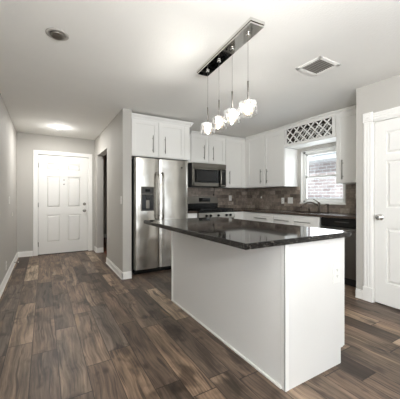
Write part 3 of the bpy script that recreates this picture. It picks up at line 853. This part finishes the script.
# ------------------------------------------------------------------ range
rg = thing('gas_range', 'stainless gas range with black cast iron grates under the microwave', 'stove', (2.775, 4.4, 0))
RX0, RX1 = 2.38, 3.172
m = MB(); m.box((RX0, 4.12, 0.03), (RX1, YB - .02, .895), .004); m.build('body', M['charcoal'], rg)
m = MB(); m.box((RX0, 4.08, .893), (RX1, YB - .10, .918), .006); m.build('cooktop', M['black'], rg)
fG = Face('S', 4.10)
m = MB(); m.prism([(RX0, 4.13, .775), (RX0, 4.085, .785), (RX0, 4.10, .888), (RX0, 4.13, .892)], (RX1 - RX0, 0, 0)); cpn = m.build('control_panel', M['steel_mid'], rg)
for x in (2.529, 2.621, 2.79, 2.972, 3.066):
    m = MB(); m.lathe((x, 4.094, .835), (0, -1, .1), [(.024, 0), (.024, .008), (.019, .012), (.017, .034), (.013, .038)], 20); m.box((x - .004, 4.05, .822), (x + .004, 4.065, .856), .002); m.build('knob', M['black'], cpn)
m = MB(); fG.box(m, RX0 + .004, RX1 - .004, .235, .765, -.015, .025, .006); od = m.build('oven_door', M['steel'], rg)
m = MB(); fG.box(m, RX0 + .12, RX1 - .12, .35, .62, .02, .028, .004); m.build('oven_window', M['black_glass'], od)
m = MB(); m.tube([fG.pt(RX0 + .07, .715, .02), fG.pt(RX0 + .07, .715, .07), fG.pt(RX1 - .07, .715, .07), fG.pt(RX1 - .07, .715, .02)], .013, 12); m.build('handle', M['steel_h'], od)
m = MB(); fG.box(m, RX0 + .004, RX1 - .004, .055, .225, -.015, .02, .006); m.build('drawer', M['steel'], rg)
for x in (RX0 + .05, RX1 - .05):
    for y in (4.17, 4.68):
        m = MB(); m.lathe((x, y, 0), (0, 0, 1), [(.02, 0), (.018, .032)], 12); m.build('foot', M['black'], rg)
for k, (x0, x1) in enumerate(((RX0 + .03, 2.642), (2.648, 2.904), (2.91, RX1 - .03))):
    m = MB(); y0, y1 = 4.10, 4.62; z = .962
    for y in (y0, (y0 + y1) / 2, y1): m.box((x0, y - .007, z - .022), (x1, y + .007, z), .002)
    for x in (x0, (x0 + x1) / 2, x1): m.box((max(x - .006, x0), y0, z - .022), (min(x + .006, x1), y1, z), .002)
    for y in (y0 + .006, y1 - .006):
        for x in (x0 + .006, x1 - .006): m.box((x - .006, y - .006, .917), (x + .006, y + .006, z - .004))
    m.build('grate', M['matte'], rg)
for x in (2.52, 3.04):
    for y in (4.245, 4.495):
        m = MB(); m.lathe((x, y, .917), (0, 0, 1), [(.05, 0), (.048, .006), (.036, .008), (.034, .014), (.01, .015)]); m.build('burner', M['matte'], rg)
# backguard with softly arched top
m = MB(); poly = []
n = 16
for i in range(n + 1):
    t = i / n; x = RX0 + (RX1 - RX0) * t
    z = 1.165 + .032 * (1 - (2 * t - 1) ** 2); e = min(t, 1 - t) * (RX1 - RX0)
    if e < .04: z -= .04 - math.sqrt(max(0, .04 ** 2 - (.04 - e) ** 2))
    poly.append((x, 4.655, z))
m.prism([(RX0, 4.655, 1.05)] + poly + [(RX1, 4.655, 1.05)], (0, .085, 0)); bg = m.build('backguard', M['steel_dark'], rg)
m = MB(); m.box((RX0 + .006, 4.665, .915), (RX1 - .006, 4.73, 1.052)); m.build('backguard_base', M['black'], rg)
m = MB(); m.box((2.70, 4.648, 1.082), (2.965, 4.657, 1.16), .003); bd = m.build('display', M['black_glass'], bg)
m = MB(); m.box((2.79, 4.645, 1.115), (2.87, 4.649, 1.145)); m.build('clock', M['charcoal'], bd)

# ------------------------------------------------------------------ island
IX0, IX1, IY0, IY1 = 1.247, 1.868, 1.117, 2.757
isl = thing('kitchen_island', 'white panelled kitchen island in the middle of the floor', 'kitchen island', (1.55, 1.94, 0))
m = MB(); m.box((IX0 + .012, IY0 + .012, .1), (IX1 - .022, IY1 - .012, CB - .001)); m.box((IX0 + .012, IY0 + .012, .001), (IX1 - .075, IY1 - .012, .1)); m.build('body', M['island'], isl)
m = MB(); m.box((IX0 + .004, IY0 + .03, .001), (IX0 + .0125, IY1, CB - .001)); m.build('side_panel', M['island'], isl)
m = MB()   # end panels with toe-kick notch
for ya, yb in ((IY0 + .002, IY0 + .0125), (IY1 - .0125, IY1)):
    m = MB(); m.prism([(IX0 + .01, ya, .001), (IX1 - .062, ya, .001), (IX1 - .062, ya, .115), (IX1 - .018, ya, .115), (IX1 - .018, ya, CB - .001), (IX0 + .01, ya, CB - .001)], (0, yb - ya, 0)); m.build('end_panel', M['island'], isl)
m = MB(); m.box((IX0, IY0, .001), (IX0 + .012, IY0 + .034, CB - .001), .003); m.box((IX0, IY0 - .001, .001), (IX0 + .030, IY0 + .012, CB - .001), .003); m.build('corner_trim', M['trim'], isl)
m = MB(); m.box((IX0 - .008, IY0 + .03, .001), (IX0 + .006, IY1 + .006, .018), .005); m.box((IX0 - .006, IY1 - .02, .001), (IX0 + .008, IY1 + .004, CB - .001), .003); m.build('shoe_molding', M['trim'], isl)
fI = Face('E', IX1 - .022)
for k in range(3):
    u0 = IY0 + .012 + k * .541; u1 = u0 + .535
    dd = slab(fI, u0, u1, .72, .875, isl); pull(fI, (u0 + .18, .797), (u1 - .18, .797), .02, dd)
    dd = shaker(fI, u0, u1, .115, .71, isl); pull(fI, (u1 - .05, .43), (u1 - .05, .67), .02, dd)
m = MB(); m.box((.916, 1.088, CB), (1.890, 2.76, CT), .004, 2)
tag(m.build('countertop', M['black_granite']), 'polished black granite island top with an overhang', 'countertop')

# ------------------------------------------------------------------ pendant fixture
pf = thing('pendant_light', 'chrome bar pendant light with four glass shades above the island', 'pendant light', (1.349, 1.872, 2.40))
ax = Vector((1.381 - 1.317, 2.307 - 1.437, 0)); L = ax.length; ax.normalize(); nx = Vector((ax.y, -ax.x, 0)); ctr = Vector((1.349, 1.872, 0))


def loc(a, b, z): p = ctr + ax * a + nx * b; return (p.x, p.y, z)


m = MB(); hl, hw = L / 2, .058
m.prism([loc(-hl, -hw, 2.402), loc(hl, -hw, 2.402), loc(hl, hw, 2.402), loc(-hl, hw, 2.402)], (0, 0, .016))
m.prism([loc(-hl - .006, -hw - .006, 2.418), loc(hl + .006, -hw - .006, 2.418), loc(hl + .006, hw + .006, 2.418), loc(-hl - .006, hw + .006, 2.418)], (0, 0, .0215))
m.build('canopy', M['chrome'], pf)
for i, a in enumerate((-.325, -.1085, .1085, .325)):
    zc = 1.838
    p = loc(a, 0, 0)
    m = MB(); m.lathe((p[0], p[1], 2.402), (0, 0, -1), [(.016, 0), (.016, .012), (.006, .018)], 16); m.build('cord_grip', M['chrome'], pf)
    m = MB(); m.tube([(p[0], p[1], 2.395), (p[0], p[1], 2.03)], .0016, 6); m.build('cord', M['nickel'], pf)
    m = MB(); m.tube([(p[0], p[1], 2.045), (p[0], p[1], 1.895)], .007, 10); m.build('stem', M['nickel'], pf)
    m = MB()
    ro, ri, zt, zb = .069, .0645, zc + .05, zc - .05
    m.lathe((p[0], p[1], 0), (0, 0, 1), [(.012, zt - .001), (ro - .006, zt), (ro, zt - .006), (ro, zb + .003), (ro - .002, zb), (ri, zb + .002), (ri, zt - .010), (ri - .006, zt - .006), (.012, zt - .006)], 40, False, False)
    sh = m.build('glass_shade', M['shade'], pf)
    m = MB(); m.lathe((p[0], p[1], 0), (0, 0, 1), [(.010, zc + .062), (.022, zc + .058), (.022, zc + .045), (.010, zc + .040)], 16); m.build('socket', M['chrome'], pf)
    m = MB()
    rnd = random.Random(i)
    for k in range(90):
        h = rnd.random(); an = rnd.random() * 6.283; rr = .018 + .018 * rnd.random()
        cc = Vector((p[0] + rr * math.cos(an), p[1] + rr * math.sin(an), zc - .038 + .076 * h)); q = .0085
        t = bmesh.new(); bmesh.ops.create_icosphere(t, subdivisions=1, radius=q)
        for v in t.verts: v.co += cc
        m._take(t)
    m.build('crystal_beads', M['crystal'], pf)
    light('pendant_bulb', 'POINT', (p[0], p[1], zc), 12.5, (1, .97, .92), shadow_soft_size=.018)

# ------------------------------------------------------------------ ceiling fixtures
for (x, y, lit, lab) in ((.089, 2.35, False, 'unlit round recessed downlight in the near ceiling'), (.235, 5.43, True, 'lit round recessed downlight above the front door')):
    t = thing('recessed_light', lab, 'ceiling light', (x, y, H), 'recessed downlights')
    m = MB(); m.lathe((x, y, H - .0005), (0, 0, -1), [(.082, 0), (.082, .004), (.072, .008), (.058, .007), (.056, .002)], 32, True, False); m.build('trim_ring', M['baffle'] if not lit else M['plastic'], t)
    m = MB(); m.lathe((x, y, H - .001), (0, 0, -1), [(.053, .003), (.05, .014), (.036, .022), (.030, .012), (.004, .010)], 28); m.build('lamp', M['lamp'] if lit else M['nickel'], t)
    if lit:
        light('downlight', 'AREA', (x, y, H - .03), 8.5, (1, .99, .97), (0, 0, 0), shape='DISK', size=.09, spread=R(180))
        light('downlight', 'POINT', (x, y, H - .16), 1.6, (1, .99, .97), shadow_soft_size=.05)
t = thing('air_vent', 'white square ceiling air vent with grey louvres', 'air vent', (2.287, 1.648, H))
m = MB(); x0, x1, y0, y1, fwd = 2.135, 2.44, 1.51, 1.785, .035
for a, b in (((x0, y0), (x1, y0 + fwd)), ((x0, y1 - fwd), (x1, y1)), ((x0, y0), (x0 + fwd, y1)), ((x1 - fwd, y0), (x1, y1))): m.box((a[0], a[1], H - .012), (b[0], b[1], H - .0005), .004)
m.build('frame', M['vent'], t)
m = MB(); m.box((x0 + .02, y0 + .02, H - .002), (x1 - .02, y1 - .02, H - .0005)); m.build('duct', M['dark'], t)
m = MB()
for k in range(9):
    y = y0 + fwd + .012 + k * .0225
    m.prism([(x0 + fwd, y, H - .010), (x0 + fwd, y + .013, H - .003), (x0 + fwd, y + .0145, H - .0045), (x0 + fwd, y + .0015, H - .0115)], (x1 - x0 - 2 * fwd, 0, 0))
m.build('louvres', M['baffle'], t)

# ------------------------------------------------------------------ switches and outlets


def plate(name, label, cat, face, u, z, w=.072, h=.116, kind='outlet', gang=1, group=None):
    p = face.pt(u, z - h / 2, .0006)
    t = thing(name, label, cat, p, group)
    m = MB(); face.box(m, u - w / 2, u + w / 2, z - h / 2, z + h / 2, .0006, .0065, .003); pl = m.build('plate', M['plastic'], t)
    for g in range(gang):
        uc = u + (g - (gang - 1) / 2) * .046
        if kind == 'outlet':
            for dz in (-.021, .021):
                m = MB(); face.box(m, uc - .016, uc + .016, z + dz - .014, z + dz + .014, .006, .0085, .003); s = m.build('socket', M['plastic'], t)
                m = MB()
                for du in (-.006, .006): face.box(m, uc + du - .0012, uc + du + .0012, z + dz - .004, z + dz + .006, .008, .009)
                face.box(m, uc - .002, uc + .002, z + dz - .010, z + dz - .006, .008, .009); m.build('slots', M['slot'], s)
        else:
            m = MB(); face.box(m, uc - .016, uc + .016, z - .033, z + .033, .006, .010, .003); m.build('rocker', M['plastic'], t)
    return t


fBack = Face('S', YB - .010); fRt = Face('W', XR - .010); fL = Face('E', XL); fH = Face('W', XH); fIe = Face('S', IY0 + .002)
plate('power_outlet', 'white outlet on the tile right of the range', 'outlet', fBack, 3.557, 1.155)
plate('power_outlet', 'white single outlet on the tile left of the double switch', 'outlet', fRt, 3.672, 1.105)
plate('light_switch', 'white double switch plate on the tile left of the window', 'light switch', fRt, 3.489, 1.112, .118, .116, 'switch', 2)
plate('light_switch', 'white switch on the hall wall end near the refrigerator', 'light switch', fH, 3.905, 1.13, .06, .112, 'switch')
plate('light_switch', 'white switch plate on the left wall', 'light switch', fL, 4.955, 1.13, .072, .118, 'switch')
plate('doorbell_plate', 'small white plate on the left wall toward the front door', 'wall plate', fL, 5.346, .896, .05, .06, 'switch')
plate('power_outlet', 'white outlet low on the left hall wall', 'outlet', fL, 4.564, .22, .072, .116)
plate('power_outlet', 'white outlet on the end panel of the kitchen island', 'outlet', fIe, 1.752, .646, .078, .14)
t = thing('wall_hook', 'small white hook on the tile near the kitchen corner', 'hook', fRt.pt(4.268, 1.16, 0))
m = MB(); fRt.box(m, 4.252, 4.284, 1.15, 1.195, .0006, .006, .002); m.build('base', M['plastic'], t)
m = MB(); m.tube([fRt.pt(4.268, 1.175, .005), fRt.pt(4.268, 1.165, .02), fRt.pt(4.268, 1.178, .026)], .004, 8); m.build('prong', M['plastic'], t)
t = thing('door_stop', 'small spring door stop on the left baseboard', 'door stop', (XL + .015, 5.54, .045))
m = MB(); pts = []
for i in range(60):
    a = i * .9; pts.append((XL + .016 + .055 * i / 59, 5.54 + .007 * math.cos(a), .055 + .007 * math.sin(a)))
m.tube(pts, .0018, 6); m.build('spring', M['nickel'], t)
m = MB(); m.lathe((XL + .070, 5.54, .055), (1, 0, 0), [(.009, 0), (.010, .006), (.007, .014)], 14); m.build('rubber_tip', M['plastic'], t)
